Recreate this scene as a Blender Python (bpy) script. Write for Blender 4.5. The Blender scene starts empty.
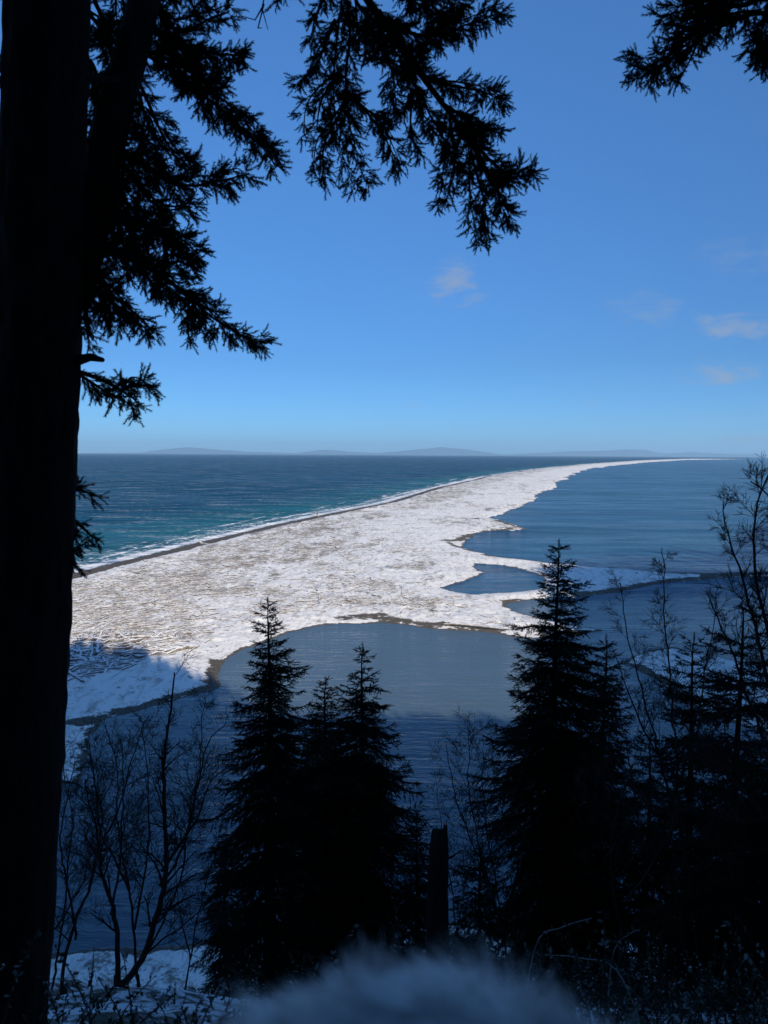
import bpy, math, random
import numpy as np
from mathutils import Matrix, Vector
from math import radians as RAD

S = bpy.context.scene
COL = S.collection
rng = np.random.default_rng(7)
random.seed(7)

# ------------------------------------------------------------------ camera
H = 36.0
F = 740.0
cam_d = bpy.data.cameras.new("camera")
cam = bpy.data.objects.new("camera", cam_d)
COL.objects.link(cam)
cam_d.sensor_fit = 'VERTICAL'; cam_d.sensor_height = 36; cam_d.sensor_width = 27
cam_d.lens = 36 * F / 1024
cam_d.clip_start = 0.02; cam_d.clip_end = 200000
RM = (Matrix.Rotation(math.pi/2 - math.atan(57.5/F), 3, 'X') @ Matrix.Rotation(0.0055, 3, 'Z'))
cam.matrix_world = Matrix.Translation((0, 0, H)) @ RM.to_4x4()
cam_d.dof.use_dof = True; cam_d.dof.focus_distance = 60; cam_d.dof.aperture_fstop = 4.2
S.camera = cam
RN = np.array(RM)

def ray(px, py):
    d = RN @ np.array([(px-384)/F, -(py-512)/F, -1.0])
    return d
def at(px, py, z=0.0):                       # where the view ray meets height z
    d = ray(px, py)
    t = (z-H)/min(d[2], -1e-5)
    return np.array([d[0]*t, d[1]*t, z])
def atd(px, py, y):                          # point on the view ray y metres ahead
    d = ray(px, py)
    t = y/d[1]
    return np.array([d[0]*t, y, H+d[2]*t])

# ------------------------------------------------------------------ noise
def hashf(ix, iy, seed):
    h = (ix.astype(np.int64)*374761393 + iy.astype(np.int64)*668265263 + seed*1274126177) & 0xffffffff
    h = ((h ^ (h >> 13))*1274126177) & 0xffffffff
    h = h ^ (h >> 16)
    return (h & 0xffffff)/float(0xffffff)
def vnoise(x, y, seed=0):
    x = np.asarray(x, float); y = np.asarray(y, float)
    ix = np.floor(x); iy = np.floor(y); fx = x-ix; fy = y-iy
    fx = fx*fx*(3-2*fx); fy = fy*fy*(3-2*fy)
    a = hashf(ix, iy, seed); b = hashf(ix+1, iy, seed); c = hashf(ix, iy+1, seed); d = hashf(ix+1, iy+1, seed)
    return (a*(1-fx)+b*fx)*(1-fy)+(c*(1-fx)+d*fx)*fy
def fbm(x, y, seed=0, o=4):
    s = 0; a = .5; n = 0
    for k in range(o):
        s = s+a*vnoise(x*2**k, y*2**k, seed+k); n += a; a *= .5
    return s/n                                # 0..1

# ------------------------------------------------------------------ mesh helpers
class MB:
    def __init__(s): s.v = []; s.f = []; s.n = 0
    def add(s, V, Fc):
        V = np.asarray(V, float); Fc = np.asarray(Fc, np.int64)
        s.v.append(V); s.f.append(Fc+s.n); s.n += len(V)
    def mesh(s, name, smooth=False):
        V = np.concatenate(s.v)
        loops = np.concatenate([f.ravel() for f in s.f])
        tot = np.concatenate([np.full(len(f), f.shape[1]) for f in s.f])
        st = np.concatenate([[0], np.cumsum(tot)[:-1]])
        me = bpy.data.meshes.new(name)
        me.vertices.add(len(V)); me.vertices.foreach_set('co', V.astype(np.float32).ravel())
        me.loops.add(len(loops)); me.loops.foreach_set('vertex_index', loops.astype(np.int32))
        me.polygons.add(len(tot)); me.polygons.foreach_set('loop_start', st.astype(np.int32))
        if smooth: me.polygons.foreach_set('use_smooth', np.ones(len(tot), bool))
        me.update(calc_edges=True)
        return me

def link(name, me, mat=None, parent=None, loc=None):
    o = bpy.data.objects.new(name, me); COL.objects.link(o)
    if mat and me: me.materials.append(mat)
    if parent: o.parent = parent
    if loc is not None: o.location = loc
    return o
def part(mb, name, mat, parent, origin=None, smooth=False):
    """one mesh part; vertices are in world space, parent an Empty at origin"""
    if origin is not None:
        mb.v = [v-np.asarray(origin) for v in mb.v]
    return link(name, mb.mesh(name, smooth), mat, parent)
def tag(o, label=None, cat=None, group=None, kind=None):
    if label: o['label'] = label
    if cat: o['category'] = cat
    if group: o['group'] = group
    if kind: o['kind'] = kind
    return o
def thing(name, loc, label, cat, group=None):
    o = bpy.data.objects.new(name, None); COL.objects.link(o); o.location = loc
    o.empty_display_size = .3
    return tag(o, label, cat, group)

def tube(mb, P, R, k=6, cap=True):
    P = np.asarray(P, float); n = len(P); R = np.broadcast_to(np.asarray(R, float), (n,))
    T = np.gradient(P, axis=0); T /= np.linalg.norm(T, axis=1)[:, None]+1e-9
    ref = np.array([0, 0, 1.0]) if abs(T[:, 2]).mean() < .8 else np.array([1.0, 0, 0])
    A = np.cross(T, ref); A /= np.linalg.norm(A, axis=1)[:, None]+1e-9
    B = np.cross(T, A)
    a = np.arange(k)*2*math.pi/k
    V = P[:, None]+R[:, None, None]*(np.cos(a)[None, :, None]*A[:, None]+np.sin(a)[None, :, None]*B[:, None])
    V = V.reshape(-1, 3)
    i = np.arange(n-1)[:, None]*k; j = np.arange(k)[None]
    Fq = np.stack([i+j, i+(j+1) % k, i+k+(j+1) % k, i+k+j], -1).reshape(-1, 4)
    mb.add(V, Fq)
    if cap and k >= 3:
        mb.v.append(V[:k]); mb.f.append((np.arange(k)[::-1]+mb.n)[None]); mb.n += k
        mb.v.append(V[-k:]); mb.f.append((np.arange(k)+mb.n)[None]); mb.n += k

def smooth_path(P, n):
    P = np.asarray(P, float)
    d = np.concatenate([[0], np.cumsum(np.linalg.norm(np.diff(P, axis=0), axis=1))]); d /= d[-1]
    m = len(P); t = np.linspace(0, 1, n); out = np.zeros((n, P.shape[1]))
    for k, tt in enumerate(t):
        i = min(max(np.searchsorted(d, tt)-1, 0), m-2); u = (tt-d[i])/(d[i+1]-d[i]+1e-9)
        p0 = P[max(i-1, 0)]; p1 = P[i]; p2 = P[i+1]; p3 = P[min(i+2, m-1)]
        out[k] = .5*((2*p1)+(-p0+p2)*u+(2*p0-5*p1+4*p2-p3)*u*u+(-p0+3*p1-3*p2+p3)*u**3)
    return out

# needle shoots: prototype along +X, length 1
def shoot_proto(nn, nlen, nw, seed, stem=.012):
    r = np.random.default_rng(seed); V = []; Fc = []
    def q(a, b, c):
        k = len(V); V.extend([a, b, c]); Fc.append([k, k+1, k+2])
    q(np.array([0, -stem, 0]), np.array([0, stem, 0]), np.array([1.0, 0, 0]))
    q(np.array([0, 0, -stem]), np.array([0, 0, stem]), np.array([1.0, 0, 0]))
    for i in range(nn):
        t = (i+.5)/nn*.98; az = r.uniform(0, 2*math.pi)
        el = r.uniform(.6, 1.2)*(1-.4*t)+.12
        d = np.array([math.cos(el), math.sin(el)*math.cos(az), math.sin(el)*math.sin(az)*.8])
        L = nlen*r.uniform(.8, 1.15)*(1-.25*t)
        w = np.cross(d, r.normal(size=3)); w /= np.linalg.norm(w); w *= nw
        b = np.array([t, 0, 0]); q(b-w, b+w, b+d*L)
    return np.array(V), np.array(Fc)
PROTO_NEAR = [shoot_proto(50, .29, .026, s, .02) for s in range(4)]
PROTO_MID = [shoot_proto(18, .36, .05, s+10, .04) for s in range(4)]
class Shoots:
    def __init__(s): s.o = []; s.d = []; s.l = []
    def add(s, o, d, l): s.o.append(o); s.d.append(d); s.l.append(l)
    def into(s, mb, protos, seed=1):
        O = np.array(s.o); D = np.array(s.d); L = np.array(s.l)
        if not len(O): return
        r = np.random.default_rng(seed)
        D /= np.linalg.norm(D, axis=1)[:, None]+1e-9
        A = np.cross(D, r.normal(size=D.shape)); A /= np.linalg.norm(A, axis=1)[:, None]+1e-9
        B = np.cross(D, A); which = r.integers(0, len(protos), len(O))
        for k, (PV, PF) in enumerate(protos):
            m = which == k
            if not m.any(): continue
            M = np.stack([D[m], A[m], B[m]], 1)*L[m][:, None, None]       # n,3(axis),3
            V = np.einsum('pa,nac->npc', PV, M)+O[m][:, None]
            n = m.sum(); Fc = PF[None]+(np.arange(n)*len(PV))[:, None, None]
            mb.add(V.reshape(-1, 3), Fc.reshape(-1, 3))

# ------------------------------------------------------------------ materials
def mat(name, build):
    m = bpy.data.materials.new(name); m.use_nodes = True
    nt = m.node_tree; nt.nodes.clear()
    out = nt.nodes.new('ShaderNodeOutputMaterial'); b = nt.nodes.new('ShaderNodeBsdfPrincipled')
    nt.links.new(b.outputs[0], out.inputs[0])
    build(nt, b); return m
def N(nt, t, **kw):
    n = nt.nodes.new('ShaderNode'+t)
    for k, v in kw.items():
        if k.startswith('i_'): n.inputs[k[2:].replace('_', ' ')].default_value = v
        else: setattr(n, k, v)
    return n
def coords(nt, scale=(1, 1, 1), rot=(0, 0, 0)):
    g = N(nt, 'NewGeometry'); mp = N(nt, 'Mapping'); mp.inputs['Scale'].default_value = scale
    mp.inputs['Rotation'].default_value = rot
    nt.links.new(g.outputs['Position'], mp.inputs['Vector']); return mp.outputs[0]
def noise(nt, vec, scale, detail=4, rough=.55, dist=0.0):
    n = N(nt, 'TexNoise'); n.inputs['Scale'].default_value = scale; n.inputs['Detail'].default_value = detail
    n.inputs['Roughness'].default_value = rough; n.inputs['Distortion'].default_value = dist
    nt.links.new(vec, n.inputs['Vector']); return n.outputs['Fac']
def ramp(nt, fac, stops):
    r = N(nt, 'ValToRGB'); e = r.color_ramp.elements
    while len(e) < len(stops): e.new(.5)
    for el, (p, c) in zip(e, stops):
        el.position = p; el.color = (*c, 1) if len(c) == 3 else c
    nt.links.new(fac, r.inputs[0]); return r.outputs[0]
def mixc(nt, fac, a, b):
    m = N(nt, 'Mix', data_type='RGBA')
    for s, v in ((6, a), (7, b)):
        if isinstance(v, tuple): m.inputs[s].default_value = (*v, 1)
        else: nt.links.new(v, m.inputs[s])
    if isinstance(fac, float): m.inputs[0].default_value = fac
    else: nt.links.new(fac, m.inputs[0])
    return m.outputs[2]
def math_(nt, op, a, b=None, c=None, clamp=False):
    m = N(nt, 'Math', operation=op); m.use_clamp = clamp
    for k, v in enumerate((a, b, c)):
        if v is None: continue
        if isinstance(v, (int, float)): m.inputs[k].default_value = v
        else: nt.links.new(v, m.inputs[k])
    return m.outputs[0]
def bump(nt, b, h, strength, dist):
    n = N(nt, 'Bump'); n.inputs['Strength'].default_value = strength; n.inputs['Distance'].default_value = dist
    nt.links.new(h, n.inputs['Height']); nt.links.new(n.outputs[0], b.inputs['Normal'])
def attr(nt, name):
    a = N(nt, 'Attribute'); a.attribute_name = name; return a.outputs['Fac']
def sst(nt, v, lo, hi):
    m = N(nt, 'MapRange', interpolation_type='SMOOTHSTEP')
    m.inputs[1].default_value = lo; m.inputs[2].default_value = hi
    nt.links.new(v, m.inputs[0]); return m.outputs[0]

def m_bark(nt, b):
    v = coords(nt, (1, 1, .18)); n = noise(nt, v, 26, 6, .65, .6)
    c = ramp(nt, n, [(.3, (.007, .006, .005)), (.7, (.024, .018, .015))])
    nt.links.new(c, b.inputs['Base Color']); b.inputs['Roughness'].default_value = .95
    b.inputs['Specular IOR Level'].default_value = .15
    bump(nt, b, n, 1.0, .03)
M_bark = mat('fir_bark', m_bark)
def m_needle(nt, b):
    g = N(nt, 'NewGeometry'); n = noise(nt, coords(nt), 3.0, 2)
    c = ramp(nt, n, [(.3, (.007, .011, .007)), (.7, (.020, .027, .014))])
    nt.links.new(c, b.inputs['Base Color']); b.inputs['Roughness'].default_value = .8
    b.inputs['Specular IOR Level'].default_value = .15
M_needle = mat('fir_needles', m_needle)
def m_twig(nt, b):
    n = noise(nt, coords(nt), 9, 3)
    c = ramp(nt, n, [(.3, (.018, .014, .012)), (.7, (.05, .04, .034))])
    nt.links.new(c, b.inputs['Base Color']); b.inputs['Roughness'].default_value = .9
    b.inputs['Specular IOR Level'].default_value = .15
M_twig = mat('bare_twig_bark', m_twig)
def m_leaf(nt, b):
    n = noise(nt, coords(nt), 5, 3)
    c = ramp(nt, n, [(.35, (.015, .022, .010)), (.52, (.05, .055, .035)), (.64, (.30, .31, .31))])  # pale end is frost and also paints the leaf glints
    nt.links.new(c, b.inputs['Base Color']); b.inputs['Roughness'].default_value = .85
    b.inputs['Specular IOR Level'].default_value = .2
M_leaf = mat('undergrowth_leaf', m_leaf)
def m_bluff(nt, b):
    v = coords(nt); n = noise(nt, v, 1.3, 7, .62); n2 = noise(nt, v, 9, 4)
    s = math_(nt, 'ADD', n, math_(nt, 'MULTIPLY', n2, .35))
    c = ramp(nt, s, [(.50, (.03, .027, .02)), (.62, (.07, .07, .055)), (.72, (.6, .62, .65))])
    nt.links.new(c, b.inputs['Base Color']); b.inputs['Roughness'].default_value = .95
    bump(nt, b, s, .8, .2)
M_bluff = mat('bluff_soil', m_bluff)
def m_land(nt, b):
    v = coords(nt); n1 = noise(nt, v, .11, 5, .6); n2 = noise(nt, v, .7, 6, .68, .4); n3 = noise(nt, v, 3.2, 4, .6)
    bare = attr(nt, 'bare'); deb = attr(nt, 'debris_and_shade')
    # snow with litter of wood and grass showing through in irregular patches
    lit = math_(nt, 'ADD', math_(nt, 'MULTIPLY', n2, .75), math_(nt, 'MULTIPLY', n3, .4))
    lit = math_(nt, 'ADD', lit, math_(nt, 'MULTIPLY', deb, .16))
    n4 = noise(nt, coords(nt, (.16, .07, 1), (0, 0, -.24)), 1.0, 6, .7, .3)
    lit = math_(nt, 'ADD', lit, math_(nt, 'MULTIPLY', math_(nt, 'SUBTRACT', n4, .5), .75))
    n5 = noise(nt, coords(nt, (.045, .018, 1), (0, 0, -.24)), 1.0, 6, .75, .3)
    lit = math_(nt, 'ADD', lit, math_(nt, 'MULTIPLY', math_(nt, 'SUBTRACT', n5, .5), .6))
    lm = math_(nt, 'MULTIPLY', sst(nt, lit, .68, .82), .9)
    lc = ramp(nt, n1, [(.35, (.17, .15, .13)), (.5, (.28, .24, .19)), (.65, (.22, .20, .17))])
    n6 = noise(nt, coords(nt, (.75, .26, 1), (0, 0, -.1)), 1.0, 6, .75, .5)
    snow = ramp(nt, math_(nt, 'ADD', math_(nt, 'MULTIPLY', n6, .75), math_(nt, 'MULTIPLY', n5, .25)), [(.33, (.32, .30, .27)), (.43, (.66, .64, .60)), (.51, (.91, .89, .84))])
    c = mixc(nt, lm, snow, lc)
    sand = ramp(nt, n3, [(.25, (.05, .044, .036)), (.55, (.12, .105, .085)), (.8, (.25, .23, .20))])
    bb = math_(nt, 'ADD', bare, math_(nt, 'MULTIPLY', math_(nt, 'SUBTRACT', n2, .5), 2.0))
    bb = math_(nt, 'ADD', bb, math_(nt, 'MULTIPLY', math_(nt, 'SUBTRACT', n3, .5), .5))
    bb = math_(nt, 'ADD', bb, math_(nt, 'MULTIPLY', math_(nt, 'SUBTRACT', noise(nt, v, .22, 4, .6), .5), 1.6))
    c = mixc(nt, sst(nt, bb, .36, .62), c, sand)
    nt.links.new(c, b.inputs['Base Color']); b.inputs['Roughness'].default_value = .9
    b.inputs['Specular IOR Level'].default_value = .15
    h = math_(nt, 'ADD', math_(nt, 'MULTIPLY', n2, 1.0), math_(nt, 'MULTIPLY', n3, .35))
    bump(nt, b, h, .8, .45)
M_land = mat('snowy_spit', m_land)
def m_drift(nt, b):
    oi = N(nt, 'ObjectInfo'); n = noise(nt, coords(nt), .9, 5)
    c = ramp(nt, n, [(.3, (.05, .044, .04)), (.5, (.14, .125, .11)), (.68, (.27, .25, .22))])
    g = N(nt, 'NewGeometry'); sp = N(nt, 'SeparateXYZ'); nt.links.new(g.outputs['Normal'], sp.inputs[0])
    top = math_(nt, 'ADD', sp.outputs[2], math_(nt, 'MULTIPLY', noise(nt, coords(nt), 1.7, 3), .8))
    c = mixc(nt, sst(nt, top, 1.05, 1.2), c, (.78, .78, .79))
    nt.links.new(c, b.inputs['Base Color']); b.inputs['Roughness'].default_value = .9
M_drift = mat('driftwood_grey', m_drift)

def water_mat(name, deep, shallow, foam, sx, sy, bs, rough, waves, rot=0.0, cap_=.5, gst=.5):
    def f(nt, b):
        v = coords(nt, (sx, sy, 1), (0, 0, rot))
        n1 = noise(nt, v, .045, 5, .62, .3); n2 = noise(nt, v, .5, 5, .65, .5); n3 = noise(nt, v, .0035, 4, .55)
        vb = coords(nt, (1, 1, 1)); nb = noise(nt, vb, 1.6, 3, .6)
        sh = sst(nt, attr(nt, 'shore'), 0.0, 1.0)
        c = mixc(nt, sh, deep, shallow)
        c = mixc(nt, math_(nt, 'MULTIPLY', sst(nt, n3, .42, .62), .35), c, tuple(x*.55 for x in deep))
        n0 = noise(nt, v, .014, 3, .5); n1b = noise(nt, v, .13, 4, .6, .2)
        h = math_(nt, 'ADD', math_(nt, 'ADD', math_(nt, 'MULTIPLY', n0, waves*3), math_(nt, 'ADD', math_(nt, 'MULTIPLY', n1b, waves*.8), math_(nt, 'MULTIPLY', n1, waves*1.4))), math_(nt, 'ADD', math_(nt, 'MULTIPLY', n2, .35), math_(nt, 'MULTIPLY', nb, .10)))
        bn = N(nt, 'Bump'); bn.inputs['Strength'].default_value = 1; bn.inputs['Distance'].default_value = bs; nt.links.new(h, bn.inputs['Height'])
        out = [n for n in nt.nodes if n.type == 'OUTPUT_MATERIAL'][0]
        df = N(nt, 'BsdfDiffuse'); nt.links.new(bn.outputs[0], df.inputs['Normal'])
        gl = N(nt, 'BsdfGlossy'); gl.inputs['Roughness'].default_value = rough; nt.links.new(bn.outputs[0], gl.inputs['Normal'])
        fr = N(nt, 'Fresnel'); fr.inputs[0].default_value = 1.333; nt.links.new(bn.outputs[0], fr.inputs['Normal'])
        stk = noise(nt, coords(nt, (.018, .085, 1), (0, 0, rot)), 1.0, 4, .6, .3); stk2 = noise(nt, coords(nt, (.004, .012, 1), (0, 0, rot)), 1.0, 3, .55)
        gust = math_(nt, 'ADD', sst(nt, stk, .36, .64), math_(nt, 'MULTIPLY', sst(nt, stk2, .4, .6), .5))
        # wave shadowing keeps the mean reflectance of a rough sea under a ceiling
        fac = math_(nt, 'DIVIDE', math_(nt, 'MULTIPLY', fr.outputs[0], cap_), math_(nt, 'ADD', fr.outputs[0], cap_))
        fac = math_(nt, 'MULTIPLY', fac, math_(nt, 'ADD', 1-gst*.75, math_(nt, 'MULTIPLY', gust, gst)))
        if foam:
            fo = attr(nt, 'foam')
            fm = math_(nt, 'ADD', fo, math_(nt, 'MULTIPLY', math_(nt, 'SUBTRACT', noise(nt, vb, .35, 6, .7, 1.2), .5), 1.5))
            fm = sst(nt, fm, .42, .62)
            cap = sst(nt, math_(nt, 'ADD', math_(nt, 'MULTIPLY', n1, .45), math_(nt, 'MULTIPLY', n2, .55)), .53, .60)
            far = sst(nt, attr(nt, 'seaward'), .0, 1.0)
            cap = math_(nt, 'MULTIPLY', cap, math_(nt, 'ADD', math_(nt, 'MULTIPLY', far, .05), .3))
            fm = math_(nt, 'MAXIMUM', fm, cap)
            c = mixc(nt, fm, c, (.78, .80, .82)); fac = math_(nt, 'MULTIPLY', fac, math_(nt, 'SUBTRACT', 1.0, fm))
        nt.links.new(c, df.inputs[0])
        ms = N(nt, 'MixShader'); nt.links.new(fac, ms.inputs[0]); nt.links.new(df.outputs[0], ms.inputs[1]); nt.links.new(gl.outputs[0], ms.inputs[2])
        nt.links.new(ms.outputs[0], out.inputs[0])
    return mat(name, f)
M_sea = water_mat('open_sea_water', (.001, .062, .12), (.010, .125, .16), True, .55, 1.3, 1.5, .15, 3.0, .25, .42, .95)
M_bay = water_mat('bay_water', (.024, .105, .20), (.026, .11, .20), False, .35, 1.5, .9, .08, 1.8, .1, 1.4, .6)
M_lag = water_mat('lagoon_water', (.080, .125, .155), (.080, .125, .155), False, .4, 1.8, .40, .05, .7, .15, 2.2, .18)

def m_hill(nt, b):
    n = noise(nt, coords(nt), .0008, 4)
    nt.links.new(ramp(nt, n, [(.3, (.02, .05, .09)), (.7, (.05, .09, .14))]), b.inputs['Base Color'])  # blue of the distant haze is put into the base colour
    b.inputs['Roughness'].default_value = 1
M_hill = mat('far_hills', m_hill)
def m_fur(nt, b):
    n = noise(nt, coords(nt, (1, 1, 2)), 34, 3, .6, .8)
    nt.links.new(ramp(nt, n, [(.36, (.45, .44, .43)), (.56, (.96, .96, .95))]), b.inputs['Base Color'])
    b.inputs['Roughness'].default_value = .7
M_fur = mat('pale_fur', m_fur)
_nt = M_fur.node_tree; _b = [n for n in _nt.nodes if n.type == 'BSDF_PRINCIPLED'][0]; _o = [n for n in _nt.nodes if n.type == 'OUTPUT_MATERIAL'][0]
_t = _nt.nodes.new('ShaderNodeBsdfTranslucent'); _m = _nt.nodes.new('ShaderNodeMixShader'); _m.inputs[0].default_value = .45
_nt.links.new(_b.inputs['Base Color'].links[0].from_socket, _t.inputs[0]); _nt.links.new(_b.outputs[0], _m.inputs[1]); _nt.links.new(_t.outputs[0], _m.inputs[2]); _nt.links.new(_m.outputs[0], _o.inputs[0])
def m_cloth(nt, b):
    n = noise(nt, coords(nt), 120, 2)
    nt.links.new(ramp(nt, n, [(.3, (.12, .13, .15)), (.7, (.18, .19, .21))]), b.inputs['Base Color'])
    b.inputs['Roughness'].default_value = .9
M_cloth = mat('coat_cloth', m_cloth)

# ------------------------------------------------------------------ shorelines (traced once, then real ground coordinates)
def G(pts): return np.array([at(*p)[:2] for p in pts])
sea_px = [(-900, 790), (-420, 690), (-120, 622), (0, 592), (76, 573), (102, 566), (165, 551), (200, 542), (236, 534), (271, 525.5), (317, 516), (350, 509.5), (384, 503),
          (434, 488.5), (484, 477.2), (534, 469.3), (584, 464.2), (644, 460.2), (684, 458.9), (740, 458.1), (790, 458.0)]
bay_px = [(790, 458.5), (754, 458.9), (684, 460.0), (644, 462.6), (609, 466), (584, 469.5), (571, 475), (559, 482), (554, 489), (541, 495), (534, 502), (519, 507.5), (500, 514),
          (484, 518), (495, 519.5), (511, 524), (528, 529), (511, 530.5), (490, 531), (474, 534), (467, 540), (461, 547), (474, 551), (488, 554.5),
          (502, 557), (551, 562.5), (594, 566.5), (664, 572), (709, 573), (768, 571), (900, 565), (900, 571), (768, 577), (729, 578), (664, 583), (624, 591),
          (581, 597), (545, 599), (520, 601), (504, 604.5), (514, 611), (540, 618), (580, 627), (606, 630), (585, 634), (555, 637), (534, 639), (514, 637),
          (497, 633.5), (474, 631), (450, 630.5), (427, 628), (403, 625), (380, 622.5), (360, 624), (340, 624), (320, 625.5), (290, 632), (265, 642), (242, 650), (224, 660),
          (219, 674), (221, 686), (210, 691), (175, 700), (140, 710), (105, 719), (90, 735), (86, 765), (70, 800), (20, 860), (-200, 930), (-900, 1000)]
main = np.concatenate([G(sea_px), G(bay_px)])
pond = G([(443, 588), (462, 582), (475, 577), (484, 572.5), (474, 568.5), (476, 563.5), (497, 565), (521, 569), (533, 573), (545, 578), (543, 588), (530, 590.5), (511, 592.5), (474, 594), (457, 592.5)])
isle = G([(622, 662), (645, 651), (672, 647), (700, 653), (768, 668), (900, 680), (980, 770), (768, 735), (720, 718), (680, 700), (660, 682), (640, 672)])
foot = np.concatenate([G([(-900, 975), (-200, 962), (60, 955), (156, 946), (230, 944), (300, 938), (440, 924), (500, 925), (620, 930), (900, 935)]), np.array([[150, 60], [300, 200], [500, 200], [500, 20], [-500, 20], [-500, 60]])])
seaG = G(sea_px)

def seg_dist(P, A, B):
    d = B-A; L = (d*d).sum()+1e-12
    t = np.clip(((P-A)@d)/L, 0, 1)
    return np.sqrt(((P-A-t[:, None]*d)**2).sum(1))
def line_dist(P, poly, closed=False):
    D = np.full(len(P), 1e9); n = len(poly)
    for i in range(n if closed else n-1):
        D = np.minimum(D, seg_dist(P, poly[i], poly[(i+1) % n]))
    return D
def inside(P, poly):
    r = np.zeros(len(P), bool); n = len(poly)
    for i in range(n):
        a = poly[i]; b = poly[(i+1) % n]
        if a[1] == b[1]: continue
        c = ((a[1] > P[:, 1]) != (b[1] > P[:, 1])) & (P[:, 0] < (b[0]-a[0])*(P[:, 1]-a[1])/(b[1]-a[1])+a[0])
        r ^= c
    return r
def sdf(P, poly):
    d = line_dist(P, poly, True); return np.where(inside(P, poly), d, -d)

dark_px = [  # bare gravel and wet sand areas, drawn as lines with a half-width in metres
    ([(470, 519.5), (495, 520.5), (512, 526), (527, 529)], 2.6), ([(445, 542), (458, 541), (470, 535), (490, 531.5), (510, 529.5)], 3.2),
    ([(448, 544), (462, 549), (475, 552)], 1.8),
    ([(488, 555.5), (510, 558), (551, 563)], 4.2), ([(560, 564), (594, 567), (664, 572.5)], 1.6), ([(664, 572.5), (709, 575), (768, 574), (900, 568)], 5),
    ([(581, 595), (624, 589.5), (664, 582), (729, 576), (768, 575)], 2.2), ([(504, 603), (520, 600)], 1.6),
    ([(380, 619), (403, 622), (427, 625), (474, 628.5), (497, 631)], 1.8), ([(345, 619), (380, 617)], 2.2),
    ([(214, 688), (214, 672), (218, 662)], 1.7), ([(70, 726), (105, 717), (140, 707), (175, 697), (210, 688)], 1.6),
    ([(110, 722), (96, 742), (92, 768), (76, 800)], 2.4), ([(640, 668), (665, 681), (690, 700)], 1.6), ([(640, 653), (672, 648), (700, 654)], .9),
    ([(560, 634), (606, 631)], 1.6)]
darks = [(G(p), w) for p, w in dark_px]

def land_fields(P):
    sm = sdf(P, main); sp_ = sdf(P, pond); si = sdf(P, isle)
    s = np.maximum(np.minimum(sm, -sp_), si)
    dd_ = np.hypot(P[:, 0], P[:, 1])
    wob = (fbm(P[:, 0]*.018, P[:, 1]*.018, 41)-.5)*np.clip((dd_-300)/20, 0, 55)+(fbm(P[:, 0]*.35, P[:, 1]*.35, 3)-.5)*2.4*np.clip(np.hypot(P[:, 0], P[:, 1])/250, .35, 3)
    dsea = line_dist(P, seaG)
    s2 = s+wob*np.clip(dsea/12, .25, 1)
    z = np.where(s2 > 0, .9*(1-np.exp(-s2/6.5)), s2*.12)
    z = z+np.where(s2 > 2, (fbm(P[:, 0]*.12, P[:, 1]*.12, 9)-.45)*.7*np.clip((s2-2)/6, 0, 1), 0)
    z = z+np.where(s2 > 3, (fbm(P[:, 0]*.55, P[:, 1]*.55, 19)-.5)*.55*np.clip((s2-3)/4, 0, 1), 0)
    berm = np.exp(-((dsea-14)/5)**2)*.5*(s2 > 0)
    z = z+berm
    bare = np.clip(1.15-s2/1.0, 0, 1)
    bare = np.maximum(bare, np.clip((9.5+5*(fbm(P[:, 0]*.05, P[:, 1]*.05, 62)-.5)-dsea)/2.2+.5, 0, 1)*(P[:, 1] < 9000))
    for L, w in darks:
        bare = np.maximum(bare, np.clip(1.1-line_dist(P, L)/(w*(.35+1.3*fbm(P[:, 0]*.12, P[:, 1]*.12, 61)))*.8, 0, 1))
    deb = fbm(P[:, 0]*.03+4, P[:, 1]*.018+2, 31)*1.2-.17+(fbm(P[:, 0]*.11+4, P[:, 1]*.07+2, 35)-.5)*1.5
    deb = deb+np.exp(-((dsea-26)/22)**2)*.75
    deb = deb+np.exp(-((P[:, 0]+52)/24)**2-((P[:, 1]-128)/17)**2)*.55
    deb = deb*np.where(P[:, 1] < 320, np.clip((s2-4)/14, .15, 1), 1)
    deb = deb-np.exp(-((dsea-75)/18)**2)*.15
    return s2, z, bare, np.clip(deb, 0, 1.1), dsea

def pgrid(us, qs):          # u = x/y, q = pixels under the horizon at the origin: rows closer together near by
    Y = H*F/qs
    U, YY = np.meshgrid(us, Y)
    return np.stack([(U*YY).ravel(), YY.ravel()], 1), (len(Y), len(us))
def grid_faces(shape, keep=None):
    r, c = shape
    i = np.arange(r-1)[:, None]*c+np.arange(c-1)[None]
    Fq = np.stack([i, i+1, i+c+1, i+c], -1).reshape(-1, 4)
    if keep is not None: Fq = Fq[keep[Fq].any(1)]
    return Fq
def compact(V, Fq, *at_):
    used = np.unique(Fq); m = np.full(len(V), -1); m[used] = np.arange(len(used))
    return (V[used], m[Fq])+tuple(a[used] for a in at_)
def set_attr(me, name, a):
    x = me.attributes.new(name, 'FLOAT', 'POINT'); x.data.foreach_set('value', a.astype(np.float32))

us = np.arange(-.86, .86, .0019)
qs = np.concatenate([np.arange(2.6, 12, .16), np.arange(12, 60, .4), np.arange(60, 340, .8)])
P2, shp = pgrid(us, qs)
s2, z, bare, deb, dsea = land_fields(P2)
Fq = grid_faces(shp, s2 > -2.5)
Fq = Fq[(z[Fq] > -.32).any(1)]
V, Fq, bare_, deb_ = compact(np.column_stack([P2, z]), Fq, bare, deb)
mb = MB(); mb.add(V, Fq[:, ::-1]); me = mb.mesh('sand_spit', True); set_attr(me, 'bare', bare_); set_attr(me, 'debris_and_shade', deb_)
tag(link('sand_spit', me, M_land), kind='structure', label='long snow covered sand spit curving out to the horizon')

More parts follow.
